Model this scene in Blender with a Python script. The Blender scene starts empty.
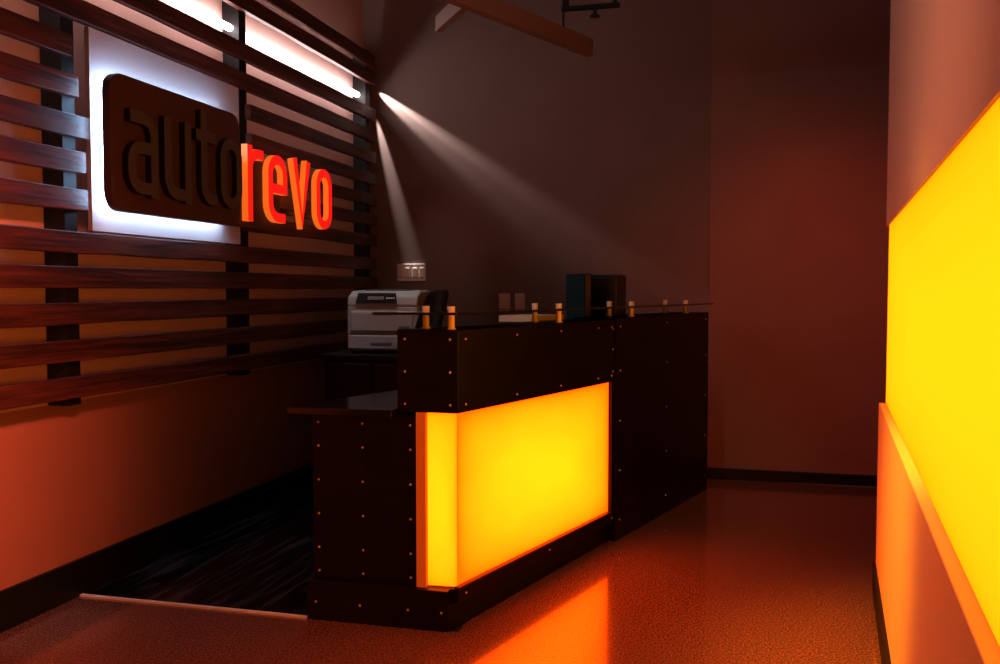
import bpy, bmesh, math, random
from mathutils import Vector, Matrix
random.seed(3)
S=bpy.context.scene
S.view_settings.view_transform='Standard'
S.view_settings.look='None'
S.view_settings.gamma=.86
R=math.radians

# ------------------------------------------------------------ materials
def mat(name,col=(.5,.5,.5),rough=.5,metal=0,emit=None,es=0,coat=0,noise=None,bump=None,spec=None,trans=0,ramp=(.35,.68)):
    m=bpy.data.materials.new(name); m.use_nodes=True
    nt=m.node_tree; b=nt.nodes['Principled BSDF']
    b.inputs['Base Color'].default_value=(*col,1)
    b.inputs['Roughness'].default_value=rough
    b.inputs['Metallic'].default_value=metal
    b.inputs['Coat Weight'].default_value=coat
    b.inputs['Coat Roughness'].default_value=.08
    b.inputs['Transmission Weight'].default_value=trans
    if spec is not None: b.inputs['Specular IOR Level'].default_value=spec
    if emit:
        b.inputs['Emission Color'].default_value=(*emit,1)
        b.inputs['Emission Strength'].default_value=es
    tc=nt.nodes.new('ShaderNodeTexCoord')
    if noise:
        c2,scale,stretch=noise
        mp=nt.nodes.new('ShaderNodeMapping'); mp.inputs['Scale'].default_value=stretch
        n=nt.nodes.new('ShaderNodeTexNoise'); n.inputs['Scale'].default_value=scale; n.inputs['Detail'].default_value=6
        r=nt.nodes.new('ShaderNodeValToRGB')
        r.color_ramp.elements[0].position=ramp[0]; r.color_ramp.elements[0].color=(*col,1)
        r.color_ramp.elements[1].position=ramp[1]; r.color_ramp.elements[1].color=(*c2,1)
        nt.links.new(tc.outputs['Object'],mp.inputs[0]); nt.links.new(mp.outputs[0],n.inputs[0])
        nt.links.new(n.outputs[0],r.inputs[0]); nt.links.new(r.outputs[0],b.inputs['Base Color'])
    if bump:
        n2=nt.nodes.new('ShaderNodeTexNoise'); n2.inputs['Scale'].default_value=bump[0]; n2.inputs['Detail'].default_value=5
        bp=nt.nodes.new('ShaderNodeBump'); bp.inputs['Strength'].default_value=bump[1]; bp.inputs['Distance'].default_value=.01
        mp2=nt.nodes.new('ShaderNodeMapping')
        if noise: mp2.inputs['Scale'].default_value=noise[2]
        nt.links.new(tc.outputs['Object'],mp2.inputs[0]); nt.links.new(mp2.outputs[0],n2.inputs[0])
        nt.links.new(n2.outputs[0],bp.inputs['Height']); nt.links.new(bp.outputs[0],b.inputs['Normal'])
    return m

def lightbox(name,edge,mid,gx,gy,nz_amt=.35):
    m=bpy.data.materials.new(name); m.use_nodes=True
    nt=m.node_tree; nt.nodes.clear()
    N=nt.nodes.new; L=nt.links.new
    out=N('ShaderNodeOutputMaterial'); em=N('ShaderNodeEmission')
    uv=N('ShaderNodeUVMap'); sp=N('ShaderNodeSeparateXYZ'); L(uv.outputs[0],sp.inputs[0])
    def M(op,a,b=None):
        n=N('ShaderNodeMath'); n.operation=op
        for i,v in enumerate((a,b)):
            if v is None: continue
            if isinstance(v,(int,float)): n.inputs[i].default_value=v
            else: L(v,n.inputs[i])
        return n.outputs[0]
    def edgef(o,p):
        q=M('MULTIPLY',M('MULTIPLY',o,M('SUBTRACT',1.0,o)),4.0)
        return M('POWER',M('MAXIMUM',q,.0001),p)
    f=M('MULTIPLY',edgef(sp.outputs[0],gx),edgef(sp.outputs[1],gy))
    nz=N('ShaderNodeTexNoise'); nz.inputs['Scale'].default_value=1.7
    L(uv.outputs[0],nz.inputs[0])
    f=M('ADD',f,M('MULTIPLY',M('SUBTRACT',nz.outputs[0],.5),nz_amt))
    r=N('ShaderNodeValToRGB'); e=r.color_ramp.elements
    e[0].position=.25; e[0].color=(edge[0]/10,edge[1]/10,edge[2]/10,1)
    e[1].position=1.0; e[1].color=(mid[0]/10,mid[1]/10,mid[2]/10,1)
    L(f,r.inputs[0]); L(r.outputs[0],em.inputs[0]); em.inputs[1].default_value=10
    L(em.outputs[0],out.inputs[0])
    return m

M_wall=mat('paint_taupe',(.25,.18,.16),.8,noise=((.27,.195,.175),3,(1,1,1)))
M_wall2=mat('taupe_painted_glow',(.34,.21,.175),.8,noise=((.37,.23,.19),3,(1,1,1)))  # redder copy of the taupe: warm panel light put into its colour
M_wallR=mat('paint_tan',(.6,.47,.36),.7,noise=((.63,.5,.39),3,(1,1,1)))
M_wallRl=mat('tan_painted_glow',(.85,.62,.30),.6)  # more saturated than the tan above: orange glow put into the colour
M_wallL=mat('paint_light',(.70,.46,.42),.75,noise=((.74,.5,.46),3,(1,1,1)))
M_wallLow=mat('lower_wall_painted_shade',(.42,.19,.145),.7,noise=((.46,.21,.16),3,(1,1,1)))  # left wall below the slats: shade painted in as a darker red
M_base=mat('baseboard_black',(.006,.005,.005),.5)
M_ceil=mat('ceiling_dark',(.02,.016,.016),.9)
M_floor=mat('terrazzo',(.17,.07,.05),.2,noise=((.44,.22,.16),130,(1,1,1)),ramp=(.42,.72),coat=1)
M_dark=mat('dark_vinyl_painted_sheen',(.006,.006,.007),.14,noise=((.10,.09,.10),3,(9,.8,1)),bump=(20,.06),ramp=(.5,.75))  # streaks of reflected light painted into the colour noise
M_slat=mat('stained_wood',(.05,.015,.009),.42,noise=((.17,.045,.026),7,(3,.3,5)),bump=(12,.4),coat=.05)
M_post=mat('post_black',(.008,.007,.007),.5)
M_lam=mat('black_laminate',(.004,.003,.003),.4,noise=((.009,.006,.005),6,(1,1,3)),spec=.3)
M_top=mat('worktop_gloss',(.012,.011,.011),.14)
M_screw=mat('copper_screw',(.95,.75,.6),.4,.2)
M_frame=mat('panel_trim',(.08,.03,.012),.4)
M_brass=mat('standoff_metal',(.98,.92,.74),.4,.1)
M_glass=mat('tinted_glass',(.02,.022,.022),.06,0,coat=.5)
M_sign=mat('sign_brown',(.12,.055,.045),.5)
M_letter=mat('letter_dark',(.13,.12,.13),.35)
M_letside=mat('letter_edge',(.015,.011,.011),.4)
M_halo=mat('led_rim',(1,1,1),.5,emit=(.40,.66,1),es=36)
M_redface=mat('letter_red_face',(.3,.02,.01),.5,emit=(1,.018,.010),es=.9)
M_redside=mat('letter_glow_side',(.5,.12,.02),.5,emit=(1,.20,.02),es=.85)
M_tube=mat('tube_white',(1,1,1),.5,emit=(1,.95,.95),es=16)
M_grey=mat('printer_grey',(.33,.32,.32),.4)
M_grey2=mat('printer_dark_grey',(.10,.10,.105),.4)
M_blk=mat('plastic_black',(.008,.008,.009),.35)
M_fab=mat('chair_mesh',(.006,.006,.007),.7)
M_white=mat('plate_white',(.9,.84,.8),.4)
M_scr=mat('screen_teal',(.004,.006,.007),.35,emit=(.01,.11,.14),es=.05)
M_paper=mat('paper',(.85,.85,.82),.8)
M_steel=mat('beam_paint',(.3,.2,.17),.5)
M_chrome=mat('metal_strip',(.95,.92,.9),.5,.0)
M_board=mat('sign_backer',(.55,.45,.43),.7)
M_pyel=lightbox('lightbox_acrylic_wall',(2.0,.44,0),(3.0,.80,.01),.10,.18)
M_pdesk=lightbox('lightbox_acrylic_desk',(4,.25,0),(7,.82,.01),.30,.32,.4)
M_pend=lightbox('lightbox_acrylic_end',(4,.34,0),(6,.78,.01),.25,.2)

# ------------------------------------------------------------ mesh helpers
def link(o,parent=None):
    S.collection.objects.link(o)
    if parent: o.parent=parent
    return o
def empty(name,loc=(0,0,0),rz=0):
    e=bpy.data.objects.new(name,None); e.location=loc; e.rotation_euler=(0,0,rz); e.empty_display_size=.1
    return link(e)
def obj(name,bm,m,parent=None,loc=(0,0,0),rot=(0,0,0),bev=0,seg=2,smooth=False):
    bmesh.ops.recalc_face_normals(bm,faces=bm.faces)
    me=bpy.data.meshes.new(name); bm.to_mesh(me); bm.free()
    if isinstance(m,(list,tuple)):
        for k in m: me.materials.append(k)
    else: me.materials.append(m)
    o=bpy.data.objects.new(name,me); o.location=loc; o.rotation_euler=rot
    if bev:
        b=o.modifiers.new('bev','BEVEL'); b.width=bev; b.segments=seg; b.limit_method='ANGLE'; b.angle_limit=R(40)
    if smooth:
        for p in me.polygons: p.use_smooth=True
    return link(o,parent)
def addbox(bm,a,b,mi=0):
    vs=[bm.verts.new((x,y,z)) for x in (a[0],b[0]) for y in (a[1],b[1]) for z in (a[2],b[2])]
    for f in ((0,1,3,2),(4,6,7,5),(0,4,5,1),(2,3,7,6),(0,2,6,4),(1,5,7,3)):
        bm.faces.new([vs[i] for i in f]).material_index=mi
def box(name,a,b,m,parent=None,bev=0,**k):
    bm=bmesh.new(); addbox(bm,a,b); return obj(name,bm,m,parent,bev=bev,**k)
def addprism(bm,poly,z0,z1):
    lo=[bm.verts.new((p[0],p[1],z0)) for p in poly]; hi=[bm.verts.new((p[0],p[1],z1)) for p in poly]
    bm.faces.new(lo[::-1]); bm.faces.new(hi)
    n=len(poly)
    for i in range(n): bm.faces.new((lo[i],lo[(i+1)%n],hi[(i+1)%n],hi[i]))
def prism(name,poly,z0,z1,m,parent=None,bev=0,**k):
    bm=bmesh.new(); addprism(bm,poly,z0,z1); return obj(name,bm,m,parent,bev=bev,**k)
def addcyl(bm,p0,p1,r,n=14,r2=None):
    p0=Vector(p0);p1=Vector(p1); d=p1-p0
    q=d.to_track_quat('Z','Y').to_matrix().to_4x4()
    bmesh.ops.create_cone(bm,cap_ends=True,segments=n,radius1=r,radius2=r if r2 is None else r2,depth=d.length,matrix=Matrix.Translation((p0+p1)/2)@q)
def cyl(name,p0,p1,r,m,parent=None,n=16,**k):
    bm=bmesh.new(); addcyl(bm,p0,p1,r,n); return obj(name,bm,m,parent,**k)
def quad_uv(name,pts,m,parent=None):
    me=bpy.data.meshes.new(name); me.from_pydata(pts,[],[(0,1,2,3)]); me.uv_layers.new(name='UVMap')
    for i,uv in enumerate(((0,0),(1,0),(1,1),(0,1))): me.uv_layers[0].data[i].uv=uv
    me.materials.append(m); o=bpy.data.objects.new(name,me); return link(o,parent)

# ------------------------------------------------------------ room
WX=-2.58; WY=6.12
box('floor',(-2.8,-2.5,-.1),(3.2,6.5,0),M_floor)
box('ceiling',(-2.8,-2.5,3.7),(3.2,6.5,3.8),M_ceil)
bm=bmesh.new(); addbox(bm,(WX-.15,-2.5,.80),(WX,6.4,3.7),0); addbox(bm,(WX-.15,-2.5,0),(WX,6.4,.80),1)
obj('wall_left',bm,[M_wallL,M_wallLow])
bm=bmesh.new()
addbox(bm,(WX,WY,0),(-.135,WY+.2,3.7))
obj('wall_back',bm,M_wall)
box('wall_back_right',(-.135,WY-.012,0),(3.05,WY+.2,3.7),M_wall2)
box('wall_right',(3.05,-2.5,0),(3.2,6.5,3.7),M_wall)
box('wall_front',(WX,-2.5,0),(3.05,-2.4,3.7),M_wall)
box('baseboard_left',(WX,-2.4,0),(WX+.02,WY,.15),M_base,bev=.004)
box('baseboard_back',(-.13,WY-.03,0),(3.0,WY-.012,.07),M_base,bev=.004)
box('dark_floor_mat',(WX+.02,3.1,0),(-.95,WY,.004),M_dark)
box('trim_1',(WX+.02,3.083,0),(-1.55,3.10,.007),M_chrome)

# partition with light panel
E0=Vector((.155,-.31)); E1=Vector((.602,3.963)); D=(E1-E0).normalized(); NR=Vector((D.y,-D.x))
def rp(t,w): p=E0+D*t+NR*w; return (p.x,p.y)
LEN=(E1-E0).length
part=empty('wall_partition')
prism('upper_wall',[rp(-1.8,.017),rp(LEN+.12,.017),rp(LEN+.12,.16),rp(-1.8,.16)],1.515,3.7,M_wallR,part)
prism('lower_wall',[rp(-1.8,-.004),rp(LEN,-.004),rp(LEN,.16),rp(-1.8,.16)],0,.787,M_wallRl,part,bev=.003)
prism('core_wall',[rp(-1.8,.028),rp(LEN-.005,.028),rp(LEN-.005,.16),rp(-1.8,.16)],.787,1.515,M_wallR,part)
a=rp(-.2,.022); b=rp(LEN-.01,.022)
quad_uv('backlit_panel',[(a[0],a[1],.789),(b[0],b[1],.789),(b[0],b[1],1.513),(a[0],a[1],1.513)],M_pyel,part)
prism('baseboard_partition',[rp(-1.8,-.015),rp(LEN,-.015),rp(LEN,-.004),rp(-1.8,-.004)],0,.12,M_base)

# ------------------------------------------------------------ slat screen
scr=empty('slat_screen')
SX0,SX1=-2.485,-2.45
SE=6.03
def slat(i,z,y0,y1,h=.084):
    bm=bmesh.new()
    n=max(2,int((y1-y0)/.25)); rings=[]
    for k in range(n+1):
        y=y0+(y1-y0)*k/n; w=random.uniform(-.003,.003); t=random.uniform(-.003,.003)
        rings.append([bm.verts.new(v) for v in ((SX0,y,z-h/2+w),(SX1+t,y,z-h/2+w),(SX1+t,y,z+h/2+w*.5),(SX0,y,z+h/2+w*.5))])
    for k in range(n):
        for e in range(4): bm.faces.new((rings[k][e],rings[k][(e+1)%4],rings[k+1][(e+1)%4],rings[k+1][e]))
    bm.faces.new(rings[0]); bm.faces.new(rings[-1])
    obj('slat_%d'%i,bm,M_slat,scr,bev=.004)
i=0
for z in (.872,1.015,1.16,1.30,1.435): slat(i,z,1.2,SE); i+=1
for z,ye in ((1.60,3.05),(1.745,3.04),(1.885,3.07),(2.035,3.01),(2.185,2.98)):
    slat(i,z,1.2,ye); i+=1
for z in (1.60,1.745,1.885,2.035,2.185): slat(i,z,4.20 if z<2 else 4.30,SE,.078); i+=1
for z in (2.335,2.485,2.74,2.86): slat(i,z,1.2,SE); i+=1
for k,y in enumerate((1.6,2.99,4.285,5.96)):
    box('post_%d'%k,(WX+.001,y-.035,.80),(SX0,y+.035,2.93),M_post,scr)
tube=empty('cove_light_tube')
for k,(y0,y1) in enumerate(((1.4,3.6),(3.65,5.9))):
    cyl('tube_%d'%k,(-2.535,y0,2.61),(-2.535,y1,2.61),.018,M_tube,tube)

# ------------------------------------------------------------ sign
sign=empty('illuminated_sign')
def rrect(y0,y1,z0,z1,r,n=8):
    P=[]
    for cy,cz,a0 in ((y1-r,z1-r,0),(y0+r,z1-r,90),(y0+r,z0+r,180),(y1-r,z0+r,270)):
        for k in range(n+1):
            t=R(a0+90*k/n); P.append((cy+r*math.cos(t),cz+r*math.sin(t)))
    return P
def xprism(name,poly,x0,x1,m,parent,bev=0):
    bm=bmesh.new()
    lo=[bm.verts.new((x0,p[0],p[1])) for p in poly]; hi=[bm.verts.new((x1,p[0],p[1])) for p in poly]
    bm.faces.new(lo); bm.faces.new(hi); n=len(poly)
    for k in range(n): bm.faces.new((lo[k],lo[(k+1)%n],hi[(k+1)%n],hi[k]))
    return obj(name,bm,m,parent,bev=bev)
SY=.065
xprism('backer_board',rrect(3.075,4.19,1.485,2.285,.004),-2.475,-2.455,M_board,sign)
xprism('sign_box',rrect(3.0+SY,3.96+SY,1.565,2.11,.075),-2.395,-2.355,M_sign,sign,bev=.004)
bm=bmesh.new(); L_=rrect(3.02+SY,3.94+SY,1.583,2.092,.06)
for k in range(len(L_)):
    a=L_[k]; b=L_[(k+1)%len(L_)]
    addcyl(bm,(-2.404,a[0],a[1]),(-2.404,b[0],b[1]),.008,6)
obj('led_rim',bm,M_halo,sign)
for k,(y,z) in enumerate(((3.3,1.7),(3.3,1.95),(3.8,1.7),(3.8,1.95))): cyl('standoff_%d'%k,(-2.456,y,z),(-2.395,y,z),.01,M_blk,sign)
xprism('rail_plate',rrect(4.0,4.50,1.57,1.92,.01),-2.425,-2.395,M_sign,sign)
for k,z in enumerate((1.68,1.84)): box('letter_rail_%d'%k,(-2.42,4.50,z-.012),(-2.395,5.04,z+.012),M_blk,sign)
def arc(cx,cy,r,a0,a1,n=6): return [(cx+r*math.cos(R(a0+(a1-a0)*k/n)),cy+r*math.sin(R(a0+(a1-a0)*k/n))) for k in range(n+1)]
G={
'o':[(arc(.3,.7,.2,0,90)+arc(.3,.7,.2,90,180)[1:]+arc(.3,.3,.2,180,270)+arc(.3,.3,.2,270,360)[1:],True)],
'a':[([(.08,.9)]+arc(.32,.7,.2,90,0)+[(.52,0)],False),([(.52,.56)]+arc(.27,.39,.17,90,180)+arc(.27,.27,.17,180,270)+[(.52,.1)],False)],
'u':[([(.1,1)]+arc(.3,.3,.2,180,270)+[(.52,.1)],False),([(.52,1),(.52,0)],False)],
't':[([(.18,1.22)]+arc(.36,.28,.18,180,270)+[(.48,.1)],False),([(0,.9),(.46,.9)],False)],
'r':[([(.1,1),(.1,0)],False),([(.1,.6)]+arc(.3,.7,.2,180,90)+[(.44,.9)],False)],
'e':[([(.1,.5),(.5,.5)]+arc(.3,.7,.2,0,90)+arc(.3,.7,.2,90,180)[1:]+arc(.3,.3,.2,180,270)+[(.5,.1)],False)],
'v':[([(.09,1),(.3,.09),(.51,1)],False)],
}
def letter(name,ch,y,z,sx,sz,w,x0,x1,mats,parent):
    bm=bmesh.new()
    for pts,closed in G[ch]:
        P=[Vector((y+p[0]*sx,z+p[1]*sz)) for p in pts]; n=len(P)
        Lf,Rt=[],[]
        for k in range(n):
            if closed: a,b=P[k-1],P[(k+1)%n]
            else: a,b=P[max(k-1,0)],P[min(k+1,n-1)]
            if closed or 0<k<n-1:
                d1=(P[k]-a).normalized(); d2=(b-P[k]).normalized(); t=(d1+d2).normalized()
                nn=Vector((-t.y,t.x)); s=min(1/max(nn.dot(Vector((-d1.y,d1.x))),.35),1.6)
            else:
                t=(b-a).normalized(); nn=Vector((-t.y,t.x)); s=1
            Lf.append(P[k]+nn*w/2*s); Rt.append(P[k]-nn*w/2*s)
        vl0=[bm.verts.new((x0,p.x,p.y)) for p in Lf]; vr0=[bm.verts.new((x0,p.x,p.y)) for p in Rt]
        vl1=[bm.verts.new((x1,p.x,p.y)) for p in Lf]; vr1=[bm.verts.new((x1,p.x,p.y)) for p in Rt]
        rng=range(n) if closed else range(n-1)
        for k in rng:
            j=(k+1)%n
            bm.faces.new((vl1[k],vr1[k],vr1[j],vl1[j])).material_index=0
            bm.faces.new((vl0[k],vl0[j],vr0[j],vr0[k])).material_index=1
            bm.faces.new((vl0[k],vl1[k],vl1[j],vl0[j])).material_index=1
            bm.faces.new((vr0[k],vr0[j],vr1[j],vr1[k])).material_index=1
        if not closed:
            for k in (0,n-1): bm.faces.new((vl0[k],vr0[k],vr1[k],vl1[k])).material_index=1
        x1+=.0006; x0+=.0006
    return obj(name,bm,mats,parent)
for n,(ch,y) in enumerate((('a',3.055),('u',3.295),('t',3.54),('o',3.73))):
    letter('letter_%s_%d'%(ch,n),ch,y+SY,1.63,.35,.355,.050,-2.355,-2.327,[M_letter,M_letside],sign)
for n,(ch,y) in enumerate((('r',4.09),('e',4.30),('v',4.58),('o',4.87))):
    letter('letter_glow_%s_%d'%(ch,n),ch,y,1.60,.40,.385,.050,-2.395,-2.36,[M_redface,M_redside],sign)

# ------------------------------------------------------------ reception desk
desk=empty('reception_desk')
C=Vector((-.955,3.12)); F=Vector((.298,.9546)).normalized(); N_=Vector((-F.y,F.x))
def P(s,w): p=C+F*s+N_*w; return (p.x,p.y)
def Q(w,dy=0): return (C.x-w/F.y, C.y+dy)
prism('upper_fascia',[P(0,0),P(1.37,0),P(1.37,.23),Q(.225)],.80,1.105,M_lam,desk,bev=.003)
prism('far_body',[P(1.372,-.006),P(2.755,-.006),P(2.755,.23),P(1.372,.23)],0.0,1.112,M_lam,desk,bev=.003)
prism('front_plinth',[(-.985,3.085),P(1.37,.03),P(1.37,.2),(-1.19,3.2)],0,.10,M_lam,desk)
prism('lower_rail',[P(0,0),P(1.37,0),P(1.37,.2),Q(.15)],.10,.15,M_lam,desk,bev=.002)
prism('end_panel',[(-1.534,3.12),(-1.115,3.12),(-1.115,3.16),(-1.534,3.16)],.0,.785,M_lam,desk,bev=.003)
prism('end_plinth',[(-1.545,3.085),(-.986,3.085),(-.986,3.119),(-1.545,3.119)],0,.15,M_lam,desk,bev=.002)
prism('light_core',[P(.06,.05),P(1.33,.05),P(1.33,.2),Q(.15,.06)],.15,.80,M_lam,desk)
prism('right_jamb',[P(1.335,0),P(1.37,0),P(1.37,.2),P(1.335,.2)],.15,.80,M_lam,desk)
a=P(.018,.018); b=P(1.335,.018)
quad_uv('front_backlit_panel',[(a[0],a[1],.152),(b[0],b[1],.152),(b[0],b[1],.798),(a[0],a[1],.798)],M_pdesk,desk)
c=(-1.105,3.135)
quad_uv('end_backlit_panel',[(c[0],c[1],.152),(a[0],a[1],.152),(a[0],a[1],.798),(c[0],c[1],.798)],M_pend,desk)
prism('trim_bottom',[P(0,-.004),P(1.335,-.004),P(1.335,.018),P(0,.018)],.15,.158,M_frame,desk)
prism('trim_end',[(-1.115,3.112),(-1.078,3.112),(-1.078,3.134),(-1.115,3.134)],.15,.80,mat('amber_edge',(.3,.08,.01),.4,emit=(1,.13,.01),es=.35),desk)
prism('worktop',[(-1.61,3.06),(-1.19,3.06),(-1.19,3.2),P(2.7,.23),P(2.7,.65),],.785,.812,M_top,desk,bev=.003)
prism('back_leg_panel',[P(2.66,.24),P(2.7,.24),P(2.7,.62),P(2.66,.62)],0,.785,M_lam,desk)
bm=bmesh.new()
def screw(p,n):
    addcyl(bm,Vector(p)-Vector(n)*.002,Vector(p)+Vector(n)*.003,.0055,8,r2=.004)
nf=(-N_.x,-N_.y,0)
for s in (.05,.42,.80,1.18,1.33):
    for z in (.83,1.07): x,y=P(s,0); screw((x,y,z),nf)
for s in (.05,.70,1.34): x,y=P(s,0); screw((x,y,.125),nf)
for z in (.85,.96,1.06):
    x,y=P(1.345,0); screw((x,y,z),nf)
for s in (1.42,2.05,2.70):
    for z in (.10,.35,.60,.85,1.07): x,y=P(s,-.006); screw((x,y,z),nf)
for x in (-1.51,-1.33,-1.14):
    for z in (.18,.27,.40,.53,.66,.75): screw((x,3.12,z),(0,-1,0))
for x in (-1.51,-1.33,-1.14,-1.01): screw((x,3.085,.07),(0,-1,0))
for x in (-1.16,-.985):
    for z in (.83,.95,1.07): screw((x,3.12,z),(0,-1,0))
obj('screws',bm,M_screw,desk)
gl=[P(-.04,-.02),P(2.80,-.02),P(2.80,.27),(-1.262,3.06)]
prism('glass_shelf',gl,1.160,1.169,M_glass,desk,bev=.002)
bm=bmesh.new()
for s in (.01,.85,1.66,2.47):
    for w in (.045,.19):
        x,y=P(s+w*.28,w); t=1.105 if s<1.4 else 1.112
        addcyl(bm,(x,y,t),(x,y,1.160),.0125); addcyl(bm,(x,y,1.169),(x,y,1.19),.014); addcyl(bm,(x,y,t),(x,y,t+.006),.018)
obj('standoffs',bm,M_brass,desk)

# ------------------------------------------------------------ cabinet + printer
cab=empty('storage_cabinet')
box('carcass',(-2.16,4.55,.05),(-1.58,5.25,.87),M_lam,cab,bev=.004)
box('kick',(-2.13,4.58,.004),(-1.61,5.22,.05),M_base,cab)
box('top',(-2.18,4.53,.87),(-1.56,5.27,.90),M_lam,cab,bev=.004)
for k in range(2):
    box('door_leaf_%d'%k,(-2.15+.285*k,4.535,.08),(-1.88+.285*k,4.552,.85),M_lam,cab,bev=.003)
    cyl('handle_%d'%k,(-1.91+.08*k,4.52,.55),(-1.91+.08*k,4.52,.68),.006,M_blk,cab)
pr=empty('laser_printer',(-1.88,4.86,.90),R(4))
bx=lambda n,a,b,m,bev=.006,par=pr: box(n,a,b,m,par,bev=bev)
bx('body',(-.205,-.2,.01),(.205,.15,.27),M_grey,.018)
bx('cassette',(-.195,-.212,.02),(.195,-.19,.10),M_grey,.008)
bx('cassette_grip',(-.06,-.216,.045),(.06,-.205,.062),M_grey2,.003)
bx('cassette_seam',(-.202,-.203,.104),(.202,-.195,.109),M_grey2,.001)
bx('front_door',(-.18,-.214,.115),(.18,-.19,.235),M_grey,.012)
bx('door_latch',(-.05,-.218,.215),(.05,-.205,.228),M_grey2,.003)
bx('badge',(.10,-.2165,.14),(.16,-.212,.152),M_grey2,.001)
bm=bmesh.new()
prof=[(-.205,.26),(-.19,.315),(-.12,.345),(.04,.35),(.145,.335),(.15,.26)]
lo=[bm.verts.new((-.202,p[0],p[1])) for p in prof]; hi=[bm.verts.new((.202,p[0],p[1])) for p in prof]
bm.faces.new(lo); bm.faces.new(hi)
for k in range(6): bm.faces.new((lo[k],lo[(k+1)%6],hi[(k+1)%6],hi[k]))
obj('top_lid',bm,M_grey,pr,bev=.012)
bm=bmesh.new()
lo=[bm.verts.new(v) for v in ((-.15,-.206,.278),(.09,-.206,.278),(.08,-.186,.335),(-.14,-.186,.335))]
hi=[bm.verts.new((v.co.x*.98,v.co.y-.012,v.co.z-.002)) for v in lo]
bm.faces.new(lo); bm.faces.new(hi)
for k in range(4): bm.faces.new((lo[k],lo[(k+1)%4],hi[(k+1)%4],hi[k]))
obj('control_panel',bm,M_blk,pr,bev=.004)
bx('display',(-.075,-.2195,.295),(.015,-.204,.315),mat('lcd',(.3,.33,.33),.2),.002)
for k in range(4): cyl('button_%d'%k,(.035+.013*k,-.221,.305),(.035+.013*k,-.205,.305),.0045,M_white,pr,n=10)
bx('output_slot',(-.13,-.1,.345),(.13,.10,.353),M_grey2,.003)
bm=bmesh.new()
for k in range(7): addbox(bm,(.2045,-.12+.03*k,.12),(.2065,-.105+.03*k,.22))
obj('side_vents',bm,M_grey2,pr)
for k,(x,y) in enumerate(((-.17,-.17),(.17,-.17),(-.17,.12),(.17,.12))): cyl('foot_%d'%k,(x,y,0),(x,y,.012),.015,M_blk,pr)

# ------------------------------------------------------------ office chair
def chair(name,loc,rz,top):
    e=empty(name,loc,rz)
    zs=min(.46,top-.5)
    bm=bmesh.new()
    for k in range(5):
        a=R(72*k); dx,dy=math.cos(a),math.sin(a)
        addcyl(bm,(0,0,.10),(dx*.27,dy*.27,.065),.02,8,r2=.014)
        addcyl(bm,(dx*.27-dy*.014,dy*.27+dx*.014,.028),(dx*.27+dy*.014,dy*.27-dx*.014,.028),.028,14)
        addcyl(bm,(dx*.27,dy*.27,.03),(dx*.27,dy*.27,.07),.008,8)
    addcyl(bm,(0,0,.08),(0,0,zs-.04),.026,14)
    obj('base',bm,M_blk,e)
    box('seat',(-.23,-.23,zs-.04),(.23,.23,zs+.04),M_fab,e,bev=.035,seg=4)
    bm=bmesh.new(); n=8; m=12
    g=[]
    for j in range(m+1):
        v=j/m; z=zs+.10+(top-zs-.10)*v
        hw=.21*(1-.55*max(0,v-.55)**1.5*3.0) ; row=[]
        for i2 in range(n+1):
            u=-1+2*i2/n
            y=.22+.05*math.sin(v*math.pi)*-1+.07*v-.05*u*u
            row.append(bm.verts.new((u*hw,y,z-.02*u*u*v)))
        g.append(row)
    for j in range(m):
        for i2 in range(n): bm.faces.new((g[j][i2],g[j][i2+1],g[j+1][i2+1],g[j+1][i2]))
    o=obj('backrest',bm,M_fab,e,smooth=True); s=o.modifiers.new('s','SOLIDIFY'); s.thickness=.045; o.modifiers.new('b','SUBSURF').levels=1
    cu=bpy.data.curves.new('arms','CURVE'); cu.dimensions='3D'; cu.bevel_depth=.014
    for sx in (-1,1):
        sp=cu.splines.new('NURBS'); sp.points.add(5)
        for p,c in zip(sp.points,((sx*.15,0,zs-.03),(sx*.27,0,zs-.02),(sx*.28,-.02,zs+.12),(sx*.28,-.1,zs+.22),(sx*.28,.1,zs+.22),(sx*.28,.16,zs+.2))): p.co=(*c,1)
        sp.use_endpoint_u=True
    cu.materials.append(M_blk); link(bpy.data.objects.new('arms',cu),e)
    bm=bmesh.new(); addcyl(bm,(0,.1,zs-.03),(0,.26,zs),.018,8); addcyl(bm,(0,.26,zs),(0,.27,zs+.2),.018,8)
    obj('spine',bm,M_blk,e)
    return e
chair('office_chair',(-1.64,4.12,.004),R(-58),1.26)

# ------------------------------------------------------------ things on the worktop
ZT=.812
mon=empty('computer_monitor',(-.82,5.0,ZT),R(-58))
box('bezel',(-.15,-.02,.18),(.13,.02,.53),M_blk,mon,bev=.006)
box('screen',(-.135,-.0225,.20),(.115,-.0195,.515),M_scr,mon)
cyl('stand',(0,.02,.01),(0,.02,.25),.018,M_blk,mon); cyl('stand_foot',(0,.02,0),(0,.02,.012),.08,M_blk,mon)
pc=empty('desktop_computer',(-.675,5.18,ZT),R(-8))
box('case',(-.09,-.10,.0),(.075,.10,.525),M_blk,pc,bev=.01)
box('front_bezel',(-.085,-.106,.01),(.07,-.098,.51),M_blk,pc,bev=.004)
cyl('power_button',(0,-.11,.42),(0,-.10,.42),.01,M_blk,pc)
ph=empty('document_tray',(-.95,4.35,ZT),R(-17))
box('tray_base',(-.12,-.16,0),(.12,.16,.02),M_blk,ph,bev=.004)
box('tray_upper',(-.12,-.16,.27),(.12,.16,.285),M_blk,ph,bev=.004)
for k,(x,y) in enumerate(((-.11,-.15),(.11,-.15),(-.11,.15),(.11,.15))): cyl('tray_post_%d'%k,(x,y,.02),(x,y,.27),.006,M_blk,ph)
box('paper_stack',(-.105,-.14,.285),(.105,.14,.315),M_paper,ph)

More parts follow.
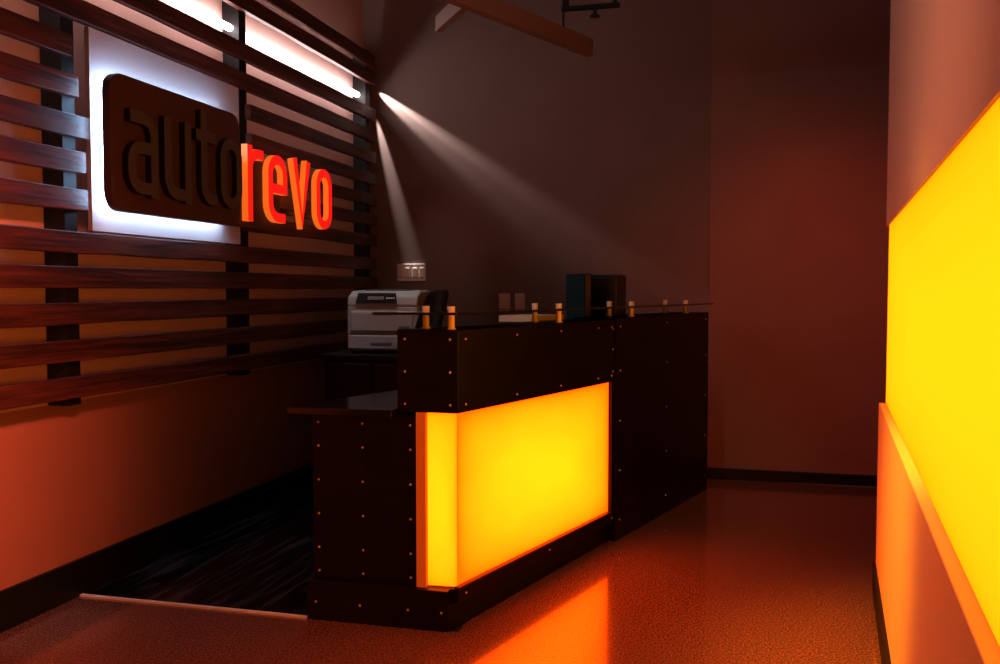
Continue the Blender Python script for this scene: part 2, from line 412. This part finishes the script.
def plate(name,x,z,w,h,n):
    e=empty(name,(x,WY,z))
    box('plate',(-w/2,-.008,-h/2),(w/2,0,h/2),M_white,e,bev=.003)
    for k in range(n):
        c=-w/2+w*(k+.5)/n
        box('rocker_%d'%k,(c-.017,-.013,-.034),(c+.017,-.007,.034),M_white,e,bev=.003)
plate('light_switch_plate',-2.22,1.375,.215,.125,4)
plate('wall_outlet_plate',-1.53,1.17,.08,.115,2)
plate('wall_outlet_plate',-1.42,1.17,.07,.115,1)

# ------------------------------------------------------------ ceiling framing
def toW(lat,d): 
    a=R(14.34); return Vector((lat*math.cos(a)-d*math.sin(a), d*math.cos(a)+lat*math.sin(a)))
rail=empty('overhead_rail')
def beam(name,A,B,z,w,h,par):
    A=Vector(A);B=Vector(B);d=(B-A).normalized();n=Vector((-d.y,d.x))*w/2
    prism(name,[A-n,B-n,B+n,A+n],z,z+h,M_steel,par,bev=.003)
A=toW(.53,5.4); B=toW(-.9,3.5)
beam('main_rail',A,B,2.63,.05,.10,rail)
beam('cross_rail',toW(-.33,4.92),toW(-.165,4.5),2.64,.04,.08,rail)
for k,p in enumerate((A.lerp(B,.12),A.lerp(B,.7))): cyl('hanger_%d'%k,(p.x,p.y,2.73),(p.x,p.y,3.7),.006,M_blk,rail)
sprk=empty('sprinkler_pipe')
cyl('pipe',(-1.0,5.4,2.93),(-.65,5.4,2.93),.016,M_blk,sprk)
for k,x in enumerate((-.97,-.68)):
    cyl('drop_%d'%k,(x,5.4,2.93),(x,5.4,3.7),.014,M_blk,sprk)
cyl('head',(-.8,5.4,2.93),(-.8,5.4,2.88),.012,M_blk,sprk); cyl('deflector',(-.8,5.4,2.87),(-.8,5.4,2.88),.03,M_blk,sprk)

# ------------------------------------------------------------ lights
def spot(name,loc,tgt,energy,size,col=(1,1,1),blend=.3,rad=.01,falloff=None):
    l=bpy.data.lights.new(name,'SPOT'); l.energy=energy; l.spot_size=R(size); l.spot_blend=blend; l.color=col; l.shadow_soft_size=rad
    if falloff:
        l.use_nodes=True; nt=l.node_tree; em=nt.nodes['Emission']
        f=nt.nodes.new('ShaderNodeLightFalloff'); f.inputs[0].default_value=1
        nt.links.new(f.outputs[falloff],em.inputs['Strength'])
    o=bpy.data.objects.new(name,l); o.location=loc; o.rotation_euler=(Vector(tgt)-Vector(loc)).to_track_quat('-Z','Y').to_euler(); return link(o)
def area(name,loc,tgt,energy,sx,sy,col=(1,1,1),spread=180):
    l=bpy.data.lights.new(name,'AREA'); l.shape='RECTANGLE'; l.size=sx; l.size_y=sy; l.energy=energy; l.color=col; l.spread=R(spread)
    o=bpy.data.objects.new(name,l); o.location=loc; o.rotation_euler=(Vector(tgt)-Vector(loc)).to_track_quat('-Z','Y').to_euler(); return link(o)
spot('accent_spot_wide',(-2.54,6.085,2.73),(-1.16,6.36,1.60),400,20,(1,.90,.86),1,.004,'Linear')
spot('accent_spot_core',(-2.54,6.09,2.73),(-1.16,6.20,1.78),330,9,(1,.90,.86),1,.004,'Linear')
spot('accent_spot_narrow',(-2.53,6.085,2.66),(-2.24,6.18,1.57),330,11,(1,.90,.86),.9,.004,'Linear')
spot('printer_fill',(-1.7,3.6,3.4),(-1.85,4.8,1.0),85,20,(1,.92,.88),.8,.05)  # added spot without a fixture, lifts the printer front
spot('switch_fill',(-1.8,4.6,3.4),(-2.0,6.12,1.3),22,20,(1,.8,.72),1,.05)  # extra lamp added to brighten the switch plate
spot('counter_fill',(-1.3,1.6,3.4),(-.85,4.0,1.1),60,34,(1,.76,.46),1,.05)  # no real source: added to light the shelf standoffs
spot('warm_wall_fill',(.0,.3,2.5),(-2.5,1.35,1.35),1150,58,(1,.25,.14),1,.15)  # unseen spot near the camera, added to warm the left wall
spot('warm_floor_fill',(-.5,1.4,3.4),(-.3,2.6,0),210,66,(1,.19,.08),1,.2)  # added fill, reddens and brightens the front floor
spot('warm_back_fill',(1.1,4.0,3.4),(.35,6.1,.75),120,54,(1,.16,.08),1,.2)  # added red light, stands in for bounce on the right back wall
spot('partition_fill',(-1.4,1.2,3.4),(.45,2.2,1.9),80,50,(1,.66,.46),1,.2)  # added lamp, shifts the upper partition from red towards tan
spot('partition_low_fill',(-.9,1.6,2.9),(.52,3.0,.30),800,30,(1,.44,.03),1,.2)  # orange spot added for the glow below the light panel
spot('floor_accent',(-2.3,2.0,3.3),(-2.4,2.75,0),60,10,(1,.85,.8),.8,.03)
spot('inner_floor_fill',(-2.1,5.6,3.3),(-2.1,3.7,0),40,34,(.85,.9,1),1,.03)  # cool light added to bring up sheen on the dark floor
area('ceiling_fill',(-.9,3.8,3.6),(-.9,4.6,0),2,1.2,1.2,(1,.8,.75))

w=bpy.data.worlds.new('world'); S.world=w; w.use_nodes=True
w.node_tree.nodes['Background'].inputs[0].default_value=(.5,.35,.3,1); w.node_tree.nodes['Background'].inputs[1].default_value=.02

cam=bpy.data.cameras.new('camera'); co=bpy.data.objects.new('camera',cam); link(co)
cam.lens=32.4; cam.sensor_width=36; cam.clip_start=.02
co.location=(0,0,1.25); co.rotation_euler=(R(90-2.67),0,R(14.34))
S.camera=co
